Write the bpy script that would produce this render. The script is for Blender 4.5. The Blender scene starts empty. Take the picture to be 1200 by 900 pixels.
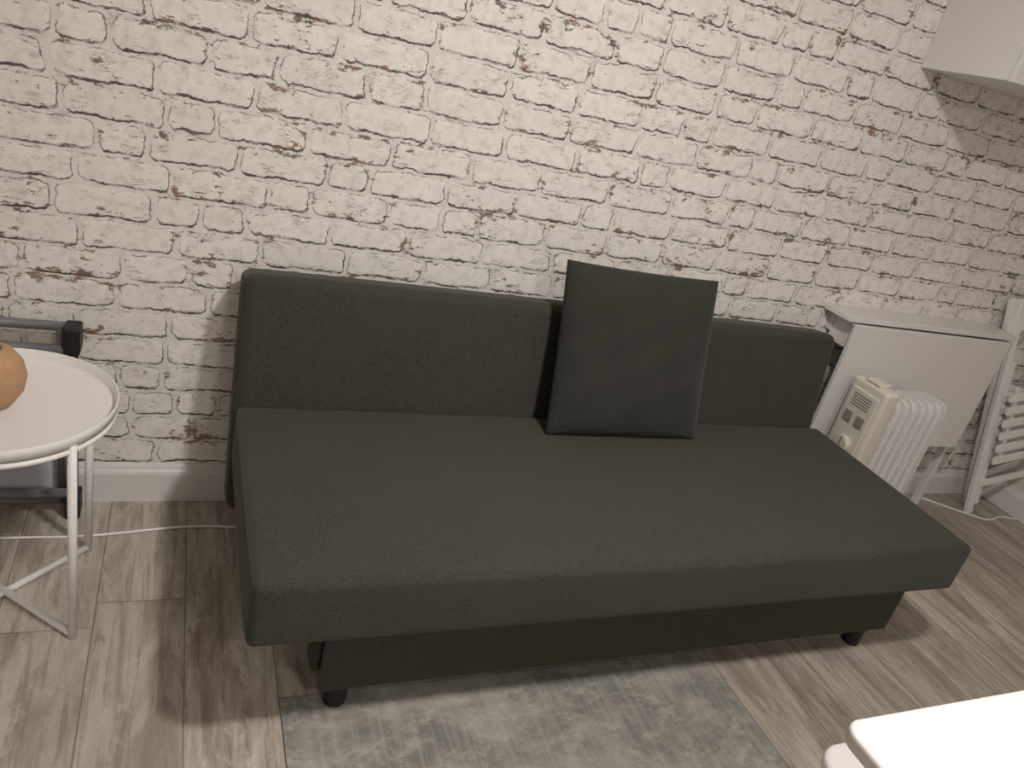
import bpy, bmesh, math, random
from mathutils import Vector, Matrix
random.seed(7)
D=1.975; CH=1.40
def Y(v): return v-D
def lin(r,g,b):
    f=lambda c:(c/255/12.92) if c/255<=.04045 else ((c/255+.055)/1.055)**2.4
    return (f(r),f(g),f(b),1)
S=bpy.context.scene
S.view_settings.view_transform='Standard'
# ------------------------------------------------ node helpers
class NT:
    def __init__(s,name):
        s.m=bpy.data.materials.new(name); s.m.use_nodes=True
        s.t=s.m.node_tree; s.b=s.t.nodes['Principled BSDF']
    def n(s,typ,**k):
        x=s.t.nodes.new(typ)
        for a,v in k.items(): setattr(x,a,v)
        return x
    def put(s,sock,v):
        if isinstance(v,bpy.types.NodeSocket): s.t.links.new(v,sock)
        else: sock.default_value=v
    def M(s,op,a,b=0.0,c=0.0):
        x=s.n('ShaderNodeMath',operation=op); s.put(x.inputs[0],a); s.put(x.inputs[1],b); s.put(x.inputs[2],c); return x.outputs[0]
    def step(s,v,lo,hi,a=0.0,b=1.0):
        x=s.n('ShaderNodeMapRange',interpolation_type='SMOOTHSTEP'); s.put(x.inputs[0],v)
        x.inputs[1].default_value=lo;x.inputs[2].default_value=hi;x.inputs[3].default_value=a;x.inputs[4].default_value=b
        return x.outputs[0]
    def noise(s,vec,scale,detail=3,rough=.55,dist=0):
        x=s.n('ShaderNodeTexNoise'); s.put(x.inputs['Vector'],vec); x.inputs['Scale'].default_value=scale
        x.inputs['Detail'].default_value=detail; x.inputs['Roughness'].default_value=rough; x.inputs['Distortion'].default_value=dist
        return x
    def mapping(s,vec,scale=(1,1,1),loc=(0,0,0)):
        x=s.n('ShaderNodeMapping'); s.put(x.inputs[0],vec); x.inputs[3].default_value=scale; s.put(x.inputs[1],loc); return x.outputs[0]
    def mix(s,f,a,b):
        x=s.n('ShaderNodeMix',data_type='RGBA'); s.put(x.inputs[0],f); s.put(x.inputs[6],a); s.put(x.inputs[7],b); return x.outputs[2]
    def obj(s): return s.n('ShaderNodeTexCoord').outputs['Object']
    def bump(s,h,strength=.3,dist=.002):
        x=s.n('ShaderNodeBump'); x.inputs['Strength'].default_value=strength; x.inputs['Distance'].default_value=dist
        s.put(x.inputs['Height'],h); s.t.links.new(x.outputs[0],s.b.inputs['Normal'])
def simple(name,col,rough=.5,metal=0,var=.04,scale=30,bump=.05):
    t=NT(name); o=t.obj(); nz=t.noise(o,scale,4)
    c2=tuple(c*(1-var*3) for c in col[:3])+(1,)
    t.put(t.b.inputs['Base Color'],t.mix(nz.outputs[0],col,c2))
    t.b.inputs['Roughness'].default_value=rough; t.b.inputs['Metallic'].default_value=metal
    if bump: t.bump(nz.outputs[0],bump,.001)
    return t.m
# ------------------------------------------------ materials
def mat_brick(h):
    t=NT('white_brick_wallpaper'); o=t.obj()
    at=t.n('ShaderNodeAttribute',attribute_name='cell'); sp=t.n('ShaderNodeSeparateXYZ'); t.put(sp.inputs[0],at.outputs['Vector'])
    rn=t.n('ShaderNodeAttribute',attribute_name='rnd').outputs['Fac']
    u,v,w=sp.outputs
    n1=t.noise(o,15,3,.6); s1=t.n('ShaderNodeSeparateColor'); t.put(s1.inputs[0],n1.outputs['Color'])
    n2=t.noise(o,80,3,.6); s2=t.n('ShaderNodeSeparateColor'); t.put(s2.inputs[0],n2.outputs['Color'])
    du=t.M('ADD',t.M('MULTIPLY',t.M('SUBTRACT',s1.outputs[0],.5),.032),t.M('MULTIPLY',t.M('SUBTRACT',s2.outputs[0],.5),.011))
    dv=t.M('ADD',t.M('MULTIPLY',t.M('SUBTRACT',s1.outputs[1],.5),.024),t.M('MULTIPLY',t.M('SUBTRACT',s2.outputs[1],.5),.011))
    def sdf(ou,ov):
        m=.0075; r=.014
        px=t.M('ABSOLUTE',t.M('SUBTRACT',t.M('ADD',t.M('ADD',u,du),ou),t.M('MULTIPLY',w,.5)))
        qx=t.M('SUBTRACT',px,t.M('SUBTRACT',t.M('MULTIPLY',w,.5),m+r))
        py=t.M('ABSOLUTE',t.M('SUBTRACT',t.M('ADD',t.M('ADD',v,dv),ov),h/2))
        qy=t.M('SUBTRACT',py,h/2-m-r)
        ax=t.M('MAXIMUM',qx,0.0); ay=t.M('MAXIMUM',qy,0.0)
        l=t.M('SQRT',t.M('ADD',t.M('MULTIPLY',ax,ax),t.M('MULTIPLY',ay,ay)))
        return t.M('SUBTRACT',t.M('ADD',l,t.M('MINIMUM',t.M('MAXIMUM',qx,qy),0.0)),r)
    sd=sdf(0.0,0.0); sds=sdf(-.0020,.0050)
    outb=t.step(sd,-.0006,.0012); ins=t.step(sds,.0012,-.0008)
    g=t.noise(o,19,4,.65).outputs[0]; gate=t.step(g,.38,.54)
    shadow_line=t.M('MULTIPLY',t.M('MULTIPLY',outb,ins),t.M('ADD',t.M('MULTIPLY',gate,.72),.22))  # drop shadow below each brick, painted into the wallpaper print colour
    thin=t.step(t.M('ABSOLUTE',t.M('SUBTRACT',sd,.0004)),.0022,.0006)
    gate2=t.step(t.noise(t.mapping(o,(1,1,1),(5,3,1)),20,3,.65).outputs[0],.46,.57)
    thin=t.M('MULTIPLY',t.M('MULTIPLY',thin,gate2),.75)
    pm=t.mapping(o,(.60,1,1.35),(2,0,4))
    p=t.noise(pm,52,6,.75).outputs[0]; lo=t.noise(pm,12,3,.6).outputs[0]
    edge=t.step(t.M('ABSOLUTE',sd),.016,.0)
    th=t.M('ADD',t.M('ADD',p,t.M('MULTIPLY',t.M('SUBTRACT',lo,.5),.66)),t.M('MULTIPLY',edge,.065))
    patch=t.step(th,.640,.668)
    sc=t.noise(t.mapping(o,(.32,1,1.5),(9,0,2)),34,5,.65,.8).outputs[0]
    scl=t.step(t.M('ABSOLUTE',t.M('SUBTRACT',sc,.5)),.012,.004)
    scg=t.step(t.noise(t.mapping(o,(1,1,1),(1,8,7)),16,2,.5).outputs[0],.53,.61)
    scr=t.M('MULTIPLY',t.M('MULTIPLY',scl,scg),.75)
    mot=t.noise(o,34,6,.7).outputs[0]
    c=t.mix(t.step(mot,.42,.76),lin(244,240,236),lin(214,208,203))
    c=t.mix(t.M('MULTIPLY',rn,.18),c,lin(210,204,199))
    c=t.mix(t.M('MULTIPLY',outb,.28),c,lin(212,206,201))
    c=t.mix(scr,c,lin(104,94,86))
    c=t.mix(thin,c,lin(90,82,76))
    c=t.mix(shadow_line,c,lin(64,58,53))
    pc=t.mix(t.step(t.noise(t.mapping(o,(1,1,1),(3,3,8)),8,2).outputs[0],.42,.54),lin(88,78,71),lin(132,99,77))
    c=t.mix(t.M('MULTIPLY',patch,.88),c,pc)
    t.put(t.b.inputs['Base Color'],c); t.b.inputs['Roughness'].default_value=.75
    hgt=t.M('SUBTRACT',t.step(sd,.002,-.006),t.M('ADD',t.M('MULTIPLY',patch,.4),t.M('MULTIPLY',t.M('ADD',shadow_line,scr),.5)))
    t.bump(t.M('ADD',hgt,t.M('MULTIPLY',mot,.3)),.30,.0025)
    return t.m
def mat_floor():
    t=NT('weathered_oak_laminate'); o=t.obj()
    at=t.n('ShaderNodeAttribute',attribute_name='cell'); sp=t.n('ShaderNodeSeparateXYZ'); t.put(sp.inputs[0],at.outputs['Vector'])
    rn=t.n('ShaderNodeAttribute',attribute_name='rnd').outputs['Fac']; u,v,w=sp.outputs
    cb=t.n('ShaderNodeCombineXYZ'); t.put(cb.inputs[0],t.M('MULTIPLY',rn,37.0)); t.put(cb.inputs[1],t.M('MULTIPLY',rn,91.0))
    fine=t.noise(t.mapping(o,(55,3.2,1),cb.outputs[0]),1.0,7,.7,.5).outputs[0]
    broad=t.noise(t.mapping(o,(11,1.9,1),cb.outputs[0]),1.0,6,.65,1.2).outputs[0]
    blot=t.noise(t.mapping(o,(11,4,1),cb.outputs[0]),1.0,7,.8,.4).outputs[0]
    c=t.mix(t.step(broad,.34,.64),lin(150,139,127),lin(199,190,179))
    c=t.mix(t.M('MULTIPLY',t.step(fine,.46,.64),.6),c,lin(122,110,98))
    c=t.mix(t.M('MULTIPLY',t.step(blot,.52,.64),.65),c,lin(215,208,199))
    c=t.mix(t.M('MULTIPLY',t.step(blot,.43,.32),.6),c,lin(110,98,86))
    c=t.mix(t.M('MULTIPLY',rn,.32),c,lin(154,144,132))
    W=.192
    d=t.M('MINIMUM',t.M('MINIMUM',u,t.M('SUBTRACT',W,u)),t.M('MINIMUM',v,t.M('SUBTRACT',w,v)))
    seam=t.step(d,.0024,.0008)
    c=t.mix(t.M('MULTIPLY',seam,.6),c,lin(88,79,70))
    t.put(t.b.inputs['Base Color'],c); t.put(t.b.inputs['Roughness'],t.step(fine,.3,.7,.40,.56))
    t.bump(t.M('SUBTRACT',t.M('MULTIPLY',fine,.4),seam),.25,.0012)
    return t.m
def mat_fabric(name,c1,c2):
    t=NT(name); o=t.obj()
    a=t.noise(o,420,3,.7).outputs[0]; b=t.noise(t.mapping(o,(1,6,6)),85,3,.7).outputs[0]; g=t.noise(o,5,3,.6).outputs[0]
    b2=t.noise(t.mapping(o,(7,1.2,1.2)),85,3,.7).outputs[0]
    f=t.M('ADD',t.M('MULTIPLY',a,.4),t.M('ADD',t.M('MULTIPLY',b,.33),t.M('MULTIPLY',b2,.27)))
    c=t.mix(t.step(f,.38,.62),c1,c2); c=t.mix(t.M('MULTIPLY',t.step(g,.35,.7),.2),c,c2)
    t.put(t.b.inputs['Base Color'],c); t.b.inputs['Roughness'].default_value=.92
    t.b.inputs['Sheen Weight'].default_value=.12; t.b.inputs['Sheen Roughness'].default_value=.5
    t.b.inputs['Specular IOR Level'].default_value=.12
    t.bump(t.M('ADD',f,t.M('MULTIPLY',g,1.5)),.3,.0015); return t.m
def mat_rug():
    t=NT('distressed_grey_rug'); o=t.obj()
    a=t.noise(t.mapping(o,(1,1.6,1)),5,6,.72,.5).outputs[0]; b=t.noise(t.mapping(o,(5,8,1)),2.2,7,.8,.3).outputs[0]; f=t.noise(o,260,2).outputs[0]
    st=t.noise(t.mapping(o,(60,2,1)),1,4,.7).outputs[0]
    c=t.mix(t.step(a,.38,.62),lin(126,125,120),lin(160,157,150)); c=t.mix(t.M('MULTIPLY',t.step(b,.48,.62),.6),c,lin(190,185,176))
    c=t.mix(t.M('MULTIPLY',t.step(b,.46,.34),.45),c,lin(108,107,104))
    c=t.mix(t.M('MULTIPLY',t.step(st,.45,.6),.3),c,lin(184,180,171))
    c=t.mix(t.M('MULTIPLY',f,.25),c,lin(120,118,113))
    t.put(t.b.inputs['Base Color'],c); t.b.inputs['Roughness'].default_value=.95; t.bump(f,.5,.002); return t.m
def mat_wood():
    t=NT('turned_wood'); o=t.obj(); n=t.noise(t.mapping(o,(8,8,40)),1.5,5,.6,1).outputs[0]
    t.put(t.b.inputs['Base Color'],t.mix(n,lin(206,166,130),lin(160,118,84))); t.b.inputs['Roughness'].default_value=.6; return t.m
HB=.0755
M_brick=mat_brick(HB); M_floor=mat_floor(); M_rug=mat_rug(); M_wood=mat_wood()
M_fab=mat_fabric('dark_grey_green_fabric',lin(49,50,44),lin(74,74,66))
M_fab2=mat_fabric('cushion_fabric',lin(43,44,40),lin(62,62,57))
M_white=simple('white_lacquer',lin(240,238,238),.4,0,.008)
M_trim=simple('white_trim_paint',lin(228,225,225),.45,0,.015)
M_plaster=simple('painted_plaster',lin(222,216,208),.85,0,.02)
M_ceil=simple('ceiling_paint',lin(235,232,226),.9,0,.01)
M_black=simple('black_plastic',lin(24,24,24),.5)
M_cream=simple('cream_enamel',lin(224,219,207),.4,0,.02)
M_creamd=simple('grey_plastic',lin(150,146,138),.5)
M_alu=simple('brushed_aluminium',lin(140,140,142),.45,.5)
M_grey=simple('pale_blue_grey_panel',lin(186,190,196),.5)
# ------------------------------------------------ mesh helpers
def newobj(name,me,mat=None,parent=None):
    o=bpy.data.objects.new(name,me); S.collection.objects.link(o)
    if mat: me.materials.append(mat)
    if parent: o.parent=parent
    return o
def empty(name,loc=(0,0,0),rot=(0,0,0)):
    e=bpy.data.objects.new(name,None); e.empty_display_size=.1; S.collection.objects.link(e); e.location=loc; e.rotation_euler=rot; return e
def box(name,x0,x1,y0,y1,z0,z1,mat,parent=None,bev=.003,seg=3,sub=0):
    bm=bmesh.new(); bmesh.ops.create_cube(bm,size=1)
    for v in bm.verts: v.co=Vector(((x0+x1)/2+v.co.x*(x1-x0),(y0+y1)/2+v.co.y*(y1-y0),(z0+z1)/2+v.co.z*(z1-z0)))
    if bev: bmesh.ops.bevel(bm,geom=bm.edges[:],offset=bev,segments=seg,profile=.5,affect='EDGES')
    for f in bm.faces: f.smooth=True
    me=bpy.data.meshes.new(name); bm.to_mesh(me); bm.free()
    o=newobj(name,me,mat,parent)
    m=o.modifiers.new('wn','WEIGHTED_NORMAL'); m.keep_sharp=True
    return o
def cyl(name,p0,p1,r,mat,parent=None,seg=24,bev=0,r2=None):
    p0=Vector(p0);p1=Vector(p1);d=p1-p0
    bm=bmesh.new(); bmesh.ops.create_cone(bm,cap_ends=True,segments=seg,radius1=r,radius2=r if r2 is None else r2,depth=d.length)
    if bev:
        es=[e for e in bm.edges if len([f for f in e.link_faces if len(f.verts)>4])==1]
        bmesh.ops.bevel(bm,geom=es,offset=bev,segments=3,affect='EDGES',profile=.5)
    for f in bm.faces: f.smooth=len(f.verts)==4
    q=d.to_track_quat('Z','Y').to_matrix().to_4x4()
    bm.transform(Matrix.Translation((p0+p1)/2)@q)
    me=bpy.data.meshes.new(name); bm.to_mesh(me); bm.free(); return newobj(name,me,mat,parent)
def bar(name,p0,p1,w,t,mat,parent=None,ref=(0,1,0),bev=.003):
    p0=Vector(p0);p1=Vector(p1);z=(p1-p0).normalized();y=Vector(ref);y=(y-z*y.dot(z)).normalized();x=y.cross(z)
    L=(p1-p0).length; bm=bmesh.new(); bmesh.ops.create_cube(bm,size=1)
    for v in bm.verts: v.co=Vector((v.co.x*w,v.co.y*t,v.co.z*L))
    bmesh.ops.bevel(bm,geom=bm.edges[:],offset=bev,segments=2,affect='EDGES',profile=.5)
    m=Matrix((x,y,z)).transposed().to_4x4(); m.translation=(p0+p1)/2; bm.transform(m)
    me=bpy.data.meshes.new(name); bm.to_mesh(me); bm.free(); return newobj(name,me,mat,parent)
def curve(name,pts,r,mat,parent=None):
    c=bpy.data.curves.new(name,'CURVE'); c.dimensions='3D'; c.bevel_depth=r; c.bevel_resolution=4; c.resolution_u=10
    s=c.splines.new('NURBS'); s.points.add(len(pts)-1); s.use_endpoint_u=True; s.order_u=3
    for p,q in zip(s.points,pts): p.co=(*q,1)
    o=bpy.data.objects.new(name,c); S.collection.objects.link(o); c.materials.append(mat)
    if parent: o.parent=parent
    return o
def lathe(name,prof,mat,parent=None,loc=(0,0,0),seg=64):
    bm=bmesh.new(); rings=[]
    for r,z in prof:
        if r<1e-5: rings.append([bm.verts.new((0,0,z))])
        else: rings.append([bm.verts.new((r*math.cos(2*math.pi*i/seg),r*math.sin(2*math.pi*i/seg),z)) for i in range(seg)])
    for a,b in zip(rings,rings[1:]):
        for i in range(seg):
            j=(i+1)%seg
            if len(a)==1: f=bm.faces.new((a[0],b[i],b[j]))
            elif len(b)==1: f=bm.faces.new((a[i],a[j],b[0]))
            else: f=bm.faces.new((a[i],a[j],b[j],b[i]))
            f.smooth=True
    bmesh.ops.recalc_face_normals(bm,faces=bm.faces[:])
    me=bpy.data.meshes.new(name); bm.to_mesh(me); bm.free(); o=newobj(name,me,mat,parent); o.location=loc
    return o
def cellmesh(name,cells,to3d,mat):
    bm=bmesh.new(); lay=bm.loops.layers.float_vector.new('cell'); rl=bm.loops.layers.float.new('rnd')
    for a0,a1,b0,b1,ca,cb,w,r in cells:
        vs=[bm.verts.new(to3d(a,b)) for a,b in ((a0,b0),(a1,b0),(a1,b1),(a0,b1))]
        f=bm.faces.new(vs)
        for l,(a,b) in zip(f.loops,((a0,b0),(a1,b0),(a1,b1),(a0,b1))):
            l[lay]=Vector((a-ca,b-cb,w)); l[rl]=r
    bmesh.ops.remove_doubles(bm,verts=bm.verts[:],dist=1e-6)
    me=bpy.data.meshes.new(name); bm.to_mesh(me); bm.free(); return newobj(name,me,mat)
XL,XR,YF,ZC=-1.6,3.53,-3.3,2.4
# ------------------------------------------------ room
cells=[]; z=-.03;row=0
while z<ZC:
    x=XL-random.uniform(0,.05)-(.1 if row%2 else 0)
    while x<XR:
        w=random.choices([.21,.20,.22,.105,.15],[5,4,3,2.2,1])[0]
        a0=max(x,XL);a1=min(x+w,XR)
        if a1>a0: cells.append((a0,a1,max(z,0),min(z+HB,ZC),x,z,w,random.random()))
        x+=w
    z+=HB;row+=1
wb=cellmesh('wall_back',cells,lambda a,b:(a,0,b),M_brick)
cells=[];W=.192;x=XL-.07
while x<XR:
    y=YF-random.uniform(0,1.2)
    while y<0:
        L=1.26;b0=max(y,YF);b1=min(y+L,0)
        a0=max(x,XL);a1=min(x+W,XR)
        if b1>b0 and a1>a0: cells.append((a0,a1,b0,b1,x,y,L,random.random()))
        y+=L
    x+=W
fl=cellmesh('floor',cells,lambda a,b:(a,b,0),M_floor)
box('wall_right',XR,XR+.08,YF,.08,0,ZC,M_plaster,bev=0)
box('wall_left',XL-.08,XL,YF,.08,0,ZC,M_plaster,bev=0)
box('wall_front',XL-.08,XR+.08,YF-.08,YF,0,ZC,M_plaster,bev=0)
box('ceiling',XL-.08,XR+.08,YF-.08,.08,ZC,ZC+.08,M_ceil,bev=0)
def skirting(name,axis,a0,a1,c):
    prof=[(0,0),(.016,0),(.016,.090),(.013,.098),(.009,.103),(.007,.112),(.004,.118),(0,.118)]
    bm=bmesh.new(); R=[]
    for a in (a0,a1):
        R.append([bm.verts.new((a,-d,z) if axis=='x' else (c-d,a,z)) for d,z in prof])
    n=len(prof)
    for i in range(n):
        j=(i+1)%n; bm.faces.new((R[0][i],R[0][j],R[1][j],R[1][i]))
    bm.faces.new(R[0]); bm.faces.new(R[1]); bmesh.ops.recalc_face_normals(bm,faces=bm.faces[:])
    me=bpy.data.meshes.new(name); bm.to_mesh(me); bm.free(); return newobj(name,me,M_trim)
skirting('baseboard_back','x',XL,XR,0); skirting('baseboard_right','y',YF,-.016,XR)
# ------------------------------------------------ sofa
sofa=empty('sofa_bed')
def softbox(name,x0,x1,y0,y1,z0,z1,mat,parent,r=.03,puff=.006,nx=36,ny=14,nz=6):
    bm=bmesh.new()
    H=((x1-x0)/2,(y1-y0)/2,(z1-z0)/2); c=Vector(((x0+x1)/2,(y0+y1)/2,(z0+z1)/2))
    bmesh.ops.create_cube(bm,size=2)
    for v in bm.verts: v.co=Vector((v.co.x*H[0],v.co.y*H[1],v.co.z*H[2]))
    for ax,n in enumerate((nx,ny,nz)):
        h=H[ax]; ks=[r*k/5 for k in range(1,6)]
        cs=[-h+k for k in ks]+[h-k for k in ks]+[(-h+r)+(2*h-2*r)*i/n for i in range(1,n)]
        for q in cs:
            co=[0,0,0];co[ax]=q;no=[0,0,0];no[ax]=1
            bmesh.ops.bisect_plane(bm,geom=bm.verts[:]+bm.edges[:]+bm.faces[:],plane_co=co,plane_no=no,dist=1e-7)
    for v in bm.verts:
        p=v.co.copy(); s=[p[i]/H[i] for i in range(3)]
        q=Vector([max(-H[i]+r,min(H[i]-r,p[i])) for i in range(3)])
        d=p-q
        if d.length>1e-7: p=q+d.normalized()*min(r,max(abs(a) for a in d))
        f=lambda a:max(0,1-a**4)
        if abs(s[2])>.999: p.z+=puff*math.copysign(1,s[2])*f(s[0])*f(s[1])
        if abs(s[1])>.999: p.y+=puff*math.copysign(1,s[1])*f(s[0])*f(s[2])
        if abs(s[0])>.999: p.x+=puff*.5*math.copysign(1,s[0])*f(s[1])*f(s[2])
        v.co=c+p
    for f in bm.faces: f.smooth=True
    me=bpy.data.meshes.new(name); bm.to_mesh(me); bm.free(); return newobj(name,me,mat,parent)
softbox('seat',.148,2.077,Y(1.086),Y(1.752),.283,.437,M_fab,sofa,.019,.005)
bk=softbox('backrest',.145,2.078,-.062,.062,0,.628,M_fab,sofa,.028,.004,36,6,14)
bk.location=(0,Y(1.775),.125); bk.rotation_euler=(math.radians(-10),0,0)
box('base_box',.316,2.0,Y(1.150),Y(1.66),.08,.272,M_fab,sofa,.008)
box('base_rail',.33,1.985,Y(1.185),Y(1.64),.268,.284,M_black,sofa,.003)
for i,(lx,ly,lz) in enumerate(((.365,1.195,.0065),(1.94,1.195,0),(.365,1.62,0),(1.94,1.62,0))):
    cyl('leg_%d'%(i+1),(lx,Y(ly),lz),(lx,Y(ly),.09),.026,M_black,sofa,bev=.004)
box('hinge_bracket_1',.296,.318,Y(1.17),Y(1.23),.12,.28,M_black,sofa,.008)
box('hinge_bracket_2',1.998,2.02,Y(1.18),Y(1.24),.12,.28,M_black,sofa,.008)
# ------------------------------------------------ cushion
def cushion():
    N=40; bm=bmesh.new(); Wd,Hd,T=.505,.480,.054
    def co(s,t,sg):
        k=(max(0,1-s**4)*max(0,1-t**4))**.6
        px=s*Wd/2*(1-.022*(1-t*t)) ; pz=t*Hd/2*(1-.022*(1-s*s))
        wr=.003*math.sin(9*s+4*t)*k+.002*math.sin(13*t-6*s)*k
        return Vector((px,sg*(T*k+.006)+wr,pz))
    g={}
    for sg in (-1,1):
        for i in range(N+1):
            for j in range(N+1):
                g[sg,i,j]=bm.verts.new(co(math.sin(math.pi/2*(-1+2*i/N)),math.sin(math.pi/2*(-1+2*j/N)),sg))
        for i in range(N):
            for j in range(N): bm.faces.new((g[sg,i,j],g[sg,i+1,j],g[sg,i+1,j+1],g[sg,i,j+1]))
    ring=[(i,0) for i in range(N)]+[(N,j) for j in range(N)]+[(i,N) for i in range(N,0,-1)]+[(0,j) for j in range(N,0,-1)]
    for a,b in zip(ring,ring[1:]+ring[:1]): bm.faces.new((g[-1,a[0],a[1]],g[-1,b[0],b[1]],g[1,b[0],b[1]],g[1,a[0],a[1]]))
    bmesh.ops.recalc_face_normals(bm,faces=bm.faces[:])
    for f in bm.faces: f.smooth=True
    me=bpy.data.meshes.new('throw_cushion'); bm.to_mesh(me); bm.free(); o=newobj('throw_cushion',me,M_fab2)
    o.location=(1.212,Y(1.712),.674); o.rotation_euler=(math.radians(-18),math.radians(0.5),0); return o
cushion()
# ------------------------------------------------ rug
box('area_rug',.25,1.395,Y(.63),Y(1.215),0,.006,M_rug,bev=.002)
# ------------------------------------------------ tray side table
tb=empty('tray_side_table')
cx,cy=-.322,Y(1.600); zt=.50
lathe('tray',[(0,zt),(.207,zt),(.215,zt+.003),(.2185,zt+.022),(.2205,zt+.023),(.222,zt+.022),(.219,zt-.002),(.205,zt-.006),(0,zt-.006)],M_white,tb,(cx,cy,0),96)
R=.214
fe=[]
for i in range(4):
    a=math.radians(45+90*i); lx,ly=cx+R*math.cos(a),cy+R*math.sin(a); fe.append((lx,ly))
    cyl('leg_%d'%(i+1),(lx,ly,0),(lx,ly,zt-.0),.009,M_white,tb)
cyl('foot_bar_1',(fe[0][0],fe[0][1],.010),(fe[2][0],fe[2][1],.010),.008,M_white,tb)
cyl('foot_bar_2',(fe[1][0],fe[1][1],.0105),(fe[3][0],fe[3][1],.0105),.008,M_white,tb)
cpts=[(cx+R*math.cos(2*math.pi*i/48),cy+R*math.sin(2*math.pi*i/48),zt-.014) for i in range(49)]
curve('under_ring',cpts,.006,M_white,tb)
lathe('wooden_bowl',[(0,0),(.03,0),(.045,.008),(.062,.035),(.068,.065),(.062,.095),(.046,.118),(.03,.127),(.024,.124),(.03,.115),(.05,.07),(.03,.02),(0,.012)],M_wood,None,(-.335,Y(1.6),zt+.0005),48)
# ------------------------------------------------ folded metal rack
ct=empty('folding_metal_rack')
for k,yy in enumerate((-.045,-.080)):
    z0,z1=.03,.535
    for q,zz in enumerate((z1-.045*k,z0+.045*k)):
        cyl('frame_rail_%d%d'%(k,q),(-1.0,yy,zz),(-.228,yy,zz),.012,M_alu,ct)
    for j,xx in enumerate((-.228,-1.0)):
        cyl('frame_side_%d%d'%(k,j),(xx+.030*k-.022,yy,z0),(xx+.030*k-.022,yy,z1),.011,M_black if k else M_alu,ct)
for q,zz in enumerate((.30,.345,.39,.435)): cyl('cross_bar_%d'%q,(-1.0,-.062,zz),(-.24,-.062,zz),.007,M_alu,ct)
for j,xx in enumerate((-.222,-1.0)):
    for i,zz in enumerate((.03,.512)):
        box('corner_joint_%d%d'%(j,i),xx-.018,xx+.018,-.096,-.034,max(0,zz-.03),zz+.038,M_black,ct,.006)
box('folded_shelf',-.98,-.27,-.066,-.052,.08,.24,M_grey,ct,.003)
# ------------------------------------------------ cables
curve('floor_cable',[(-1.2,Y(1.80),.004),(-.6,Y(1.80),.004),(-.367,Y(1.805),.004),(-.2,Y(1.80),.004),(-.1,Y(1.812),.004),(.05,Y(1.835),.004),(.172,Y(1.83),.004),(.4,Y(1.80),.004)],.0035,M_white)
curve('power_cable',[(3.05,-.03,.004),(3.25,Y(1.78),.004),(3.32,Y(1.74),.004),(3.42,Y(1.78),.004),(3.50,Y(1.75),.004)],.004,M_white)
# ------------------------------------------------ wall cabinet
cab=empty('wall_cabinet'); cz=1.615
box('carcass',2.09,2.89,-.31,-.001,cz,cz+.7,M_trim,cab,.002)
box('door_left',2.09,2.488,-.33,-.312,cz-.002,cz+.7,M_trim,cab,.002)
box('door_right',2.492,2.89,-.33,-.312,cz-.002,cz+.7,M_trim,cab,.002)
# ------------------------------------------------ drop leaf table
dl=empty('drop_leaf_wall_table')
box('shelf_top',2.115,3.01,-.13,-.001,.802,.822,M_trim,dl,.003)
box('wall_rail',2.16,2.98,-.025,-.001,.73,.802,M_trim,dl,.002)
box('leaf',2.14,2.965,-.15,-.132,.325,.798,M_trim,dl,.003)
box('bracket_1',2.165,2.185,-.12,-.02,.70,.802,M_trim,dl,.002)
box('bracket_2',2.93,2.95,-.12,-.02,.70,.802,M_trim,dl,.002)
box('leg_post',2.985,3.007,-.10,-.07,0,.802,M_trim,dl,.003)
cyl('hinge_pin',(2.13,-.128,.793),(2.97,-.128,.793),.006,M_alu,dl)
# ------------------------------------------------ radiator
rd=empty('oil_filled_radiator')
rx,ry=2.19,Y(1.715)
for i in range(7):
    fx=rx+.085+i*.041
    bm=bmesh.new(); w2,h0,h1,rr=.07,.085,.60,.035
    pts=[]
    for (qx,qz,a0) in ((w2-rr,h1-rr,0),(-w2+rr,h1-rr,90),(-w2+rr,h0+rr,180),(w2-rr,h0+rr,270)):
        for k in range(7):
            a=math.radians(a0+15*k); pts.append((qx+rr*math.cos(a),qz+rr*math.sin(a)))
    def ringv(x,sc):
        cz_=(h0+h1)/2
        return [bm.verts.new((x,ry+p*(1 if sc==0 else (w2-sc)/w2),cz_+(q-cz_)*(1 if sc==0 else ((h1-h0)/2-sc)/((h1-h0)/2)))) for p,q in pts]
    L=[ringv(fx-.011,.026),ringv(fx-.004,.010),ringv(fx-.004,0),ringv(fx+.004,0),ringv(fx+.004,.010),ringv(fx+.011,.026)]
    n=len(pts)
    for a,b in zip(L,L[1:]):
        for k in range(n): bm.faces.new((a[k],a[(k+1)%n],b[(k+1)%n],b[k]))
    bm.faces.new(L[0]); bm.faces.new(L[-1]); bmesh.ops.recalc_face_normals(bm,faces=bm.faces[:])
    me=bpy.data.meshes.new('fin_%d'%(i+1)); bm.to_mesh(me); bm.free(); newobj('fin_%d'%(i+1),me,M_trim,rd)
cyl('top_tube',(rx+.05,ry,.55),(rx+.335,ry,.55),.02,M_trim,rd)
cyl('bottom_tube',(rx+.05,ry,.14),(rx+.335,ry,.14),.02,M_trim,rd)
box('control_housing',rx,rx+.068,ry-.08,ry+.08,.10,.635,M_cream,rd,.016,4)
box('control_face',rx-.006,rx+.003,ry-.06,ry+.06,.30,.60,M_cream,rd,.004)
cyl('thermostat_dial',(rx-.026,ry-.005,.40),(rx-.004,ry-.005,.40),.03,M_cream,rd,bev=.004)
box('dial_pointer',rx-.029,rx-.024,ry-.008,ry-.002,.395,.428,M_creamd,rd,.001)
box('switch_1',rx-.011,rx-.004,ry-.045,ry-.01,.475,.515,M_creamd,rd,.003)
box('switch_2',rx-.011,rx-.004,ry+.01,ry+.045,.475,.515,M_creamd,rd,.003)
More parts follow.
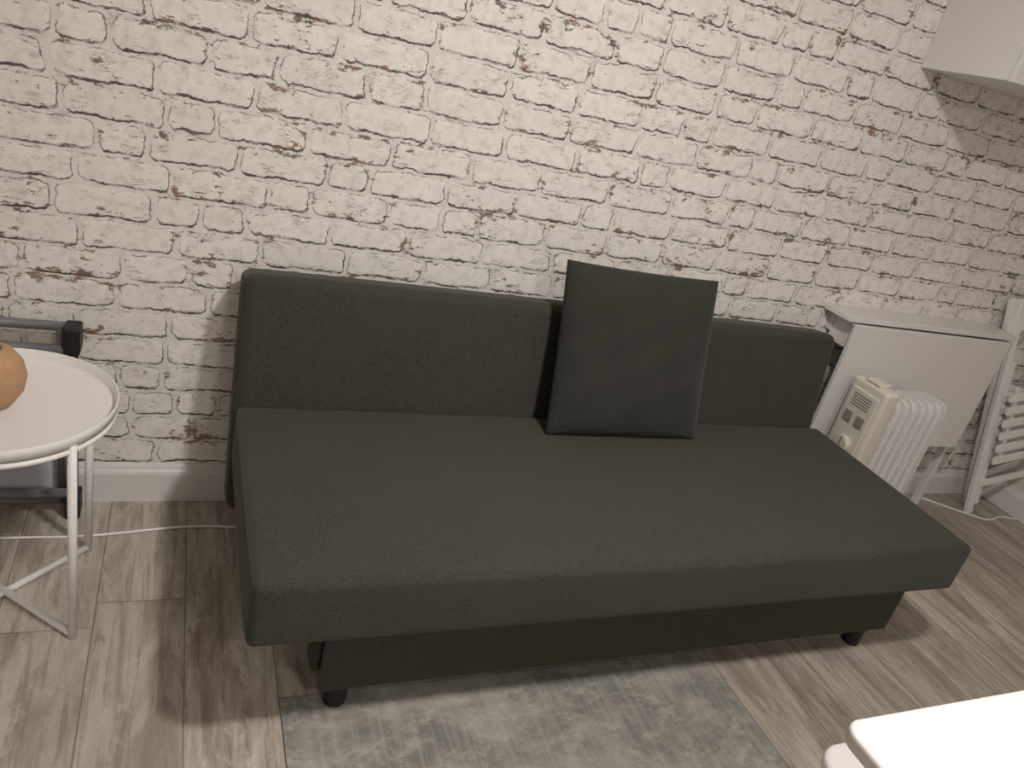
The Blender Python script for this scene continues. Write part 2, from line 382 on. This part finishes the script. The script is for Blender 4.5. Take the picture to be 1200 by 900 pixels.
for k in range(5): box('vent_%d'%k,rx-.008,rx-.004,ry-.04,ry+.04,.54+k*.01,.544+k*.01,M_creamd,rd,.001)
box('carry_handle',rx+.005,rx+.06,ry-.035,ry+.035,.63,.648,M_cream,rd,.008)
for k,fx in enumerate((rx+.10,rx+.30)):
    box('foot_bar_%d'%k,fx-.015,fx+.015,ry-.1,ry+.1,.045,.09,M_cream,rd,.004)
    for j,yy in enumerate((ry-.09,ry+.09)):
        cyl('wheel_%d%d'%(k,j),(fx-.01,yy,.024),(fx+.01,yy,.024),.024,M_black,rd,bev=.003)
# ------------------------------------------------ folding chairs
def chair(loc,tilt,lean,yaw=0,w=.40,H=.98,slats=True):
    e=empty('folding_chair'); e.location=loc; e.rotation_euler=(math.radians(lean),math.radians(tilt),math.radians(yaw))
    for i,x in enumerate((0,w)): bar('stile_%d'%i,(x,0,0),(x,0,H),.034,.022,M_white,e)
    for i,x in enumerate((.05,w-.05)): bar('rear_leg_%d'%i,(x,.014,.03),(x,.014,.70),.024,.020,M_white,e)
    for i,zz in enumerate((H-.035,H-.115)): bar('back_slat_%d'%i,(0,-.006,zz),(w,-.006,zz),.055 if i<1 else .04,.012,M_white,e)
    for i,x in enumerate((.075,w-.075)): bar('seat_rail_%d'%i,(x,-.020,.24),(x,-.020,.60),.022,.018,M_white,e)
    for i in range(6): bar('seat_slat_%d'%i,(.022,-.036,.27+i*.058),(w-.022,-.036,.27+i*.058),.034,.014,M_white,e)
    bar('stretcher_1',(0,.0,.14),(w,.0,.14),.03,.014,M_white,e)
    return e
chair((3.250,-.165,.003),-12,-6.5)
chair((3.33,-.098,.003),-19,-3,w=.36,H=1.0)
# ------------------------------------------------ foreground white table + stool
ft=empty('white_dining_table')
def roundtop(name,x0,x1,y0,y1,z0,z1,r,mat,parent,bev=.006):
    bm=bmesh.new(); pts=[]
    for (qx,qy,a0) in ((x1-r,y1-r,0),(x0+r,y1-r,90),(x0+r,y0+r,180),(x1-r,y0+r,270)):
        for k in range(10):
            a=math.radians(a0+10*k); pts.append((qx+r*math.cos(a),qy+r*math.sin(a)))
    f=bm.faces.new([bm.verts.new((p,q,z0)) for p,q in pts])
    ex=bmesh.ops.extrude_face_region(bm,geom=[f])
    for v in ex['geom']:
        if isinstance(v,bmesh.types.BMVert): v.co.z=z1
    es=[e for e in bm.edges if abs(e.verts[0].co.z-e.verts[1].co.z)<1e-6]
    bmesh.ops.bevel(bm,geom=es,offset=bev,segments=3,affect='EDGES',profile=.5)
    bmesh.ops.recalc_face_normals(bm,faces=bm.faces[:])
    me=bpy.data.meshes.new(name); bm.to_mesh(me); bm.free(); return newobj(name,me,mat,parent)
roundtop('table_top',.775,1.60,Y(-.30),Y(.436),.725,.75,.025,M_trim,ft)
for i,(a,b) in enumerate(((.83,.37),(1.55,.37),(.83,-.25),(1.55,-.25))):
    cyl('leg_%d'%(i+1),(a,Y(b),0),(a,Y(b),.73),.016,M_trim,ft,r2=.02)
st=empty('white_stool')
roundtop('seat',1.03,1.37,Y(.26),Y(.60),.42,.45,.05,M_trim,st,.01)
for i,(a,b) in enumerate(((1.07,.56),(1.33,.56),(1.07,.30),(1.33,.30))):
    cyl('leg_%d'%(i+1),(a,Y(b),0),(a,Y(b),.425),.013,M_trim,st,r2=.016)
bar('stretcher_1',(1.07,Y(.56),.2),(1.33,Y(.56),.2),.02,.012,M_trim,st)
bar('stretcher_2',(1.07,Y(.30),.2),(1.33,Y(.30),.2),.02,.012,M_trim,st)
# ------------------------------------------------ lamps
def lamp(x,y,size,energy,col):
    e=empty('ceiling_lamp'); 
    lathe('housing',[(0,ZC),(size*.62,ZC),(size*.62,ZC-.03),(size*.56,ZC-.035),(size*.54,ZC-.012),(0,ZC-.012)],M_white,e,(x,y,0),48)
    l=bpy.data.lights.new('lamp_light','AREA'); l.shape='DISK'; l.size=size; l.energy=energy; l.color=col
    o=bpy.data.objects.new('lamp_light',l); S.collection.objects.link(o); o.location=(x,y,ZC-.04); o.parent=e
lamp(.84,Y(.50),.18,32,(1,.95,.89))
lamp(.75,Y(-1.15),.36,16,(1,.95,.89))
w=bpy.data.worlds.new('World'); S.world=w; w.use_nodes=True; w.node_tree.nodes['Background'].inputs[0].default_value=(.8,.85,1,1); w.node_tree.nodes['Background'].inputs[1].default_value=.3
# ------------------------------------------------ camera
fw=Vector((.409,.82,-.404)).normalized(); rt=Vector((.911,-.342,.232)); rt=(rt-fw*rt.dot(fw)).normalized(); up=rt.cross(fw)
cam=bpy.data.cameras.new('camera'); co=bpy.data.objects.new('camera',cam); S.collection.objects.link(co)
m=Matrix((rt,up,-fw)).transposed().to_4x4(); m.translation=(0,-D,CH); co.matrix_world=m
cam.sensor_width=36; cam.lens=36*890/1200; cam.clip_start=.02
S.camera=co
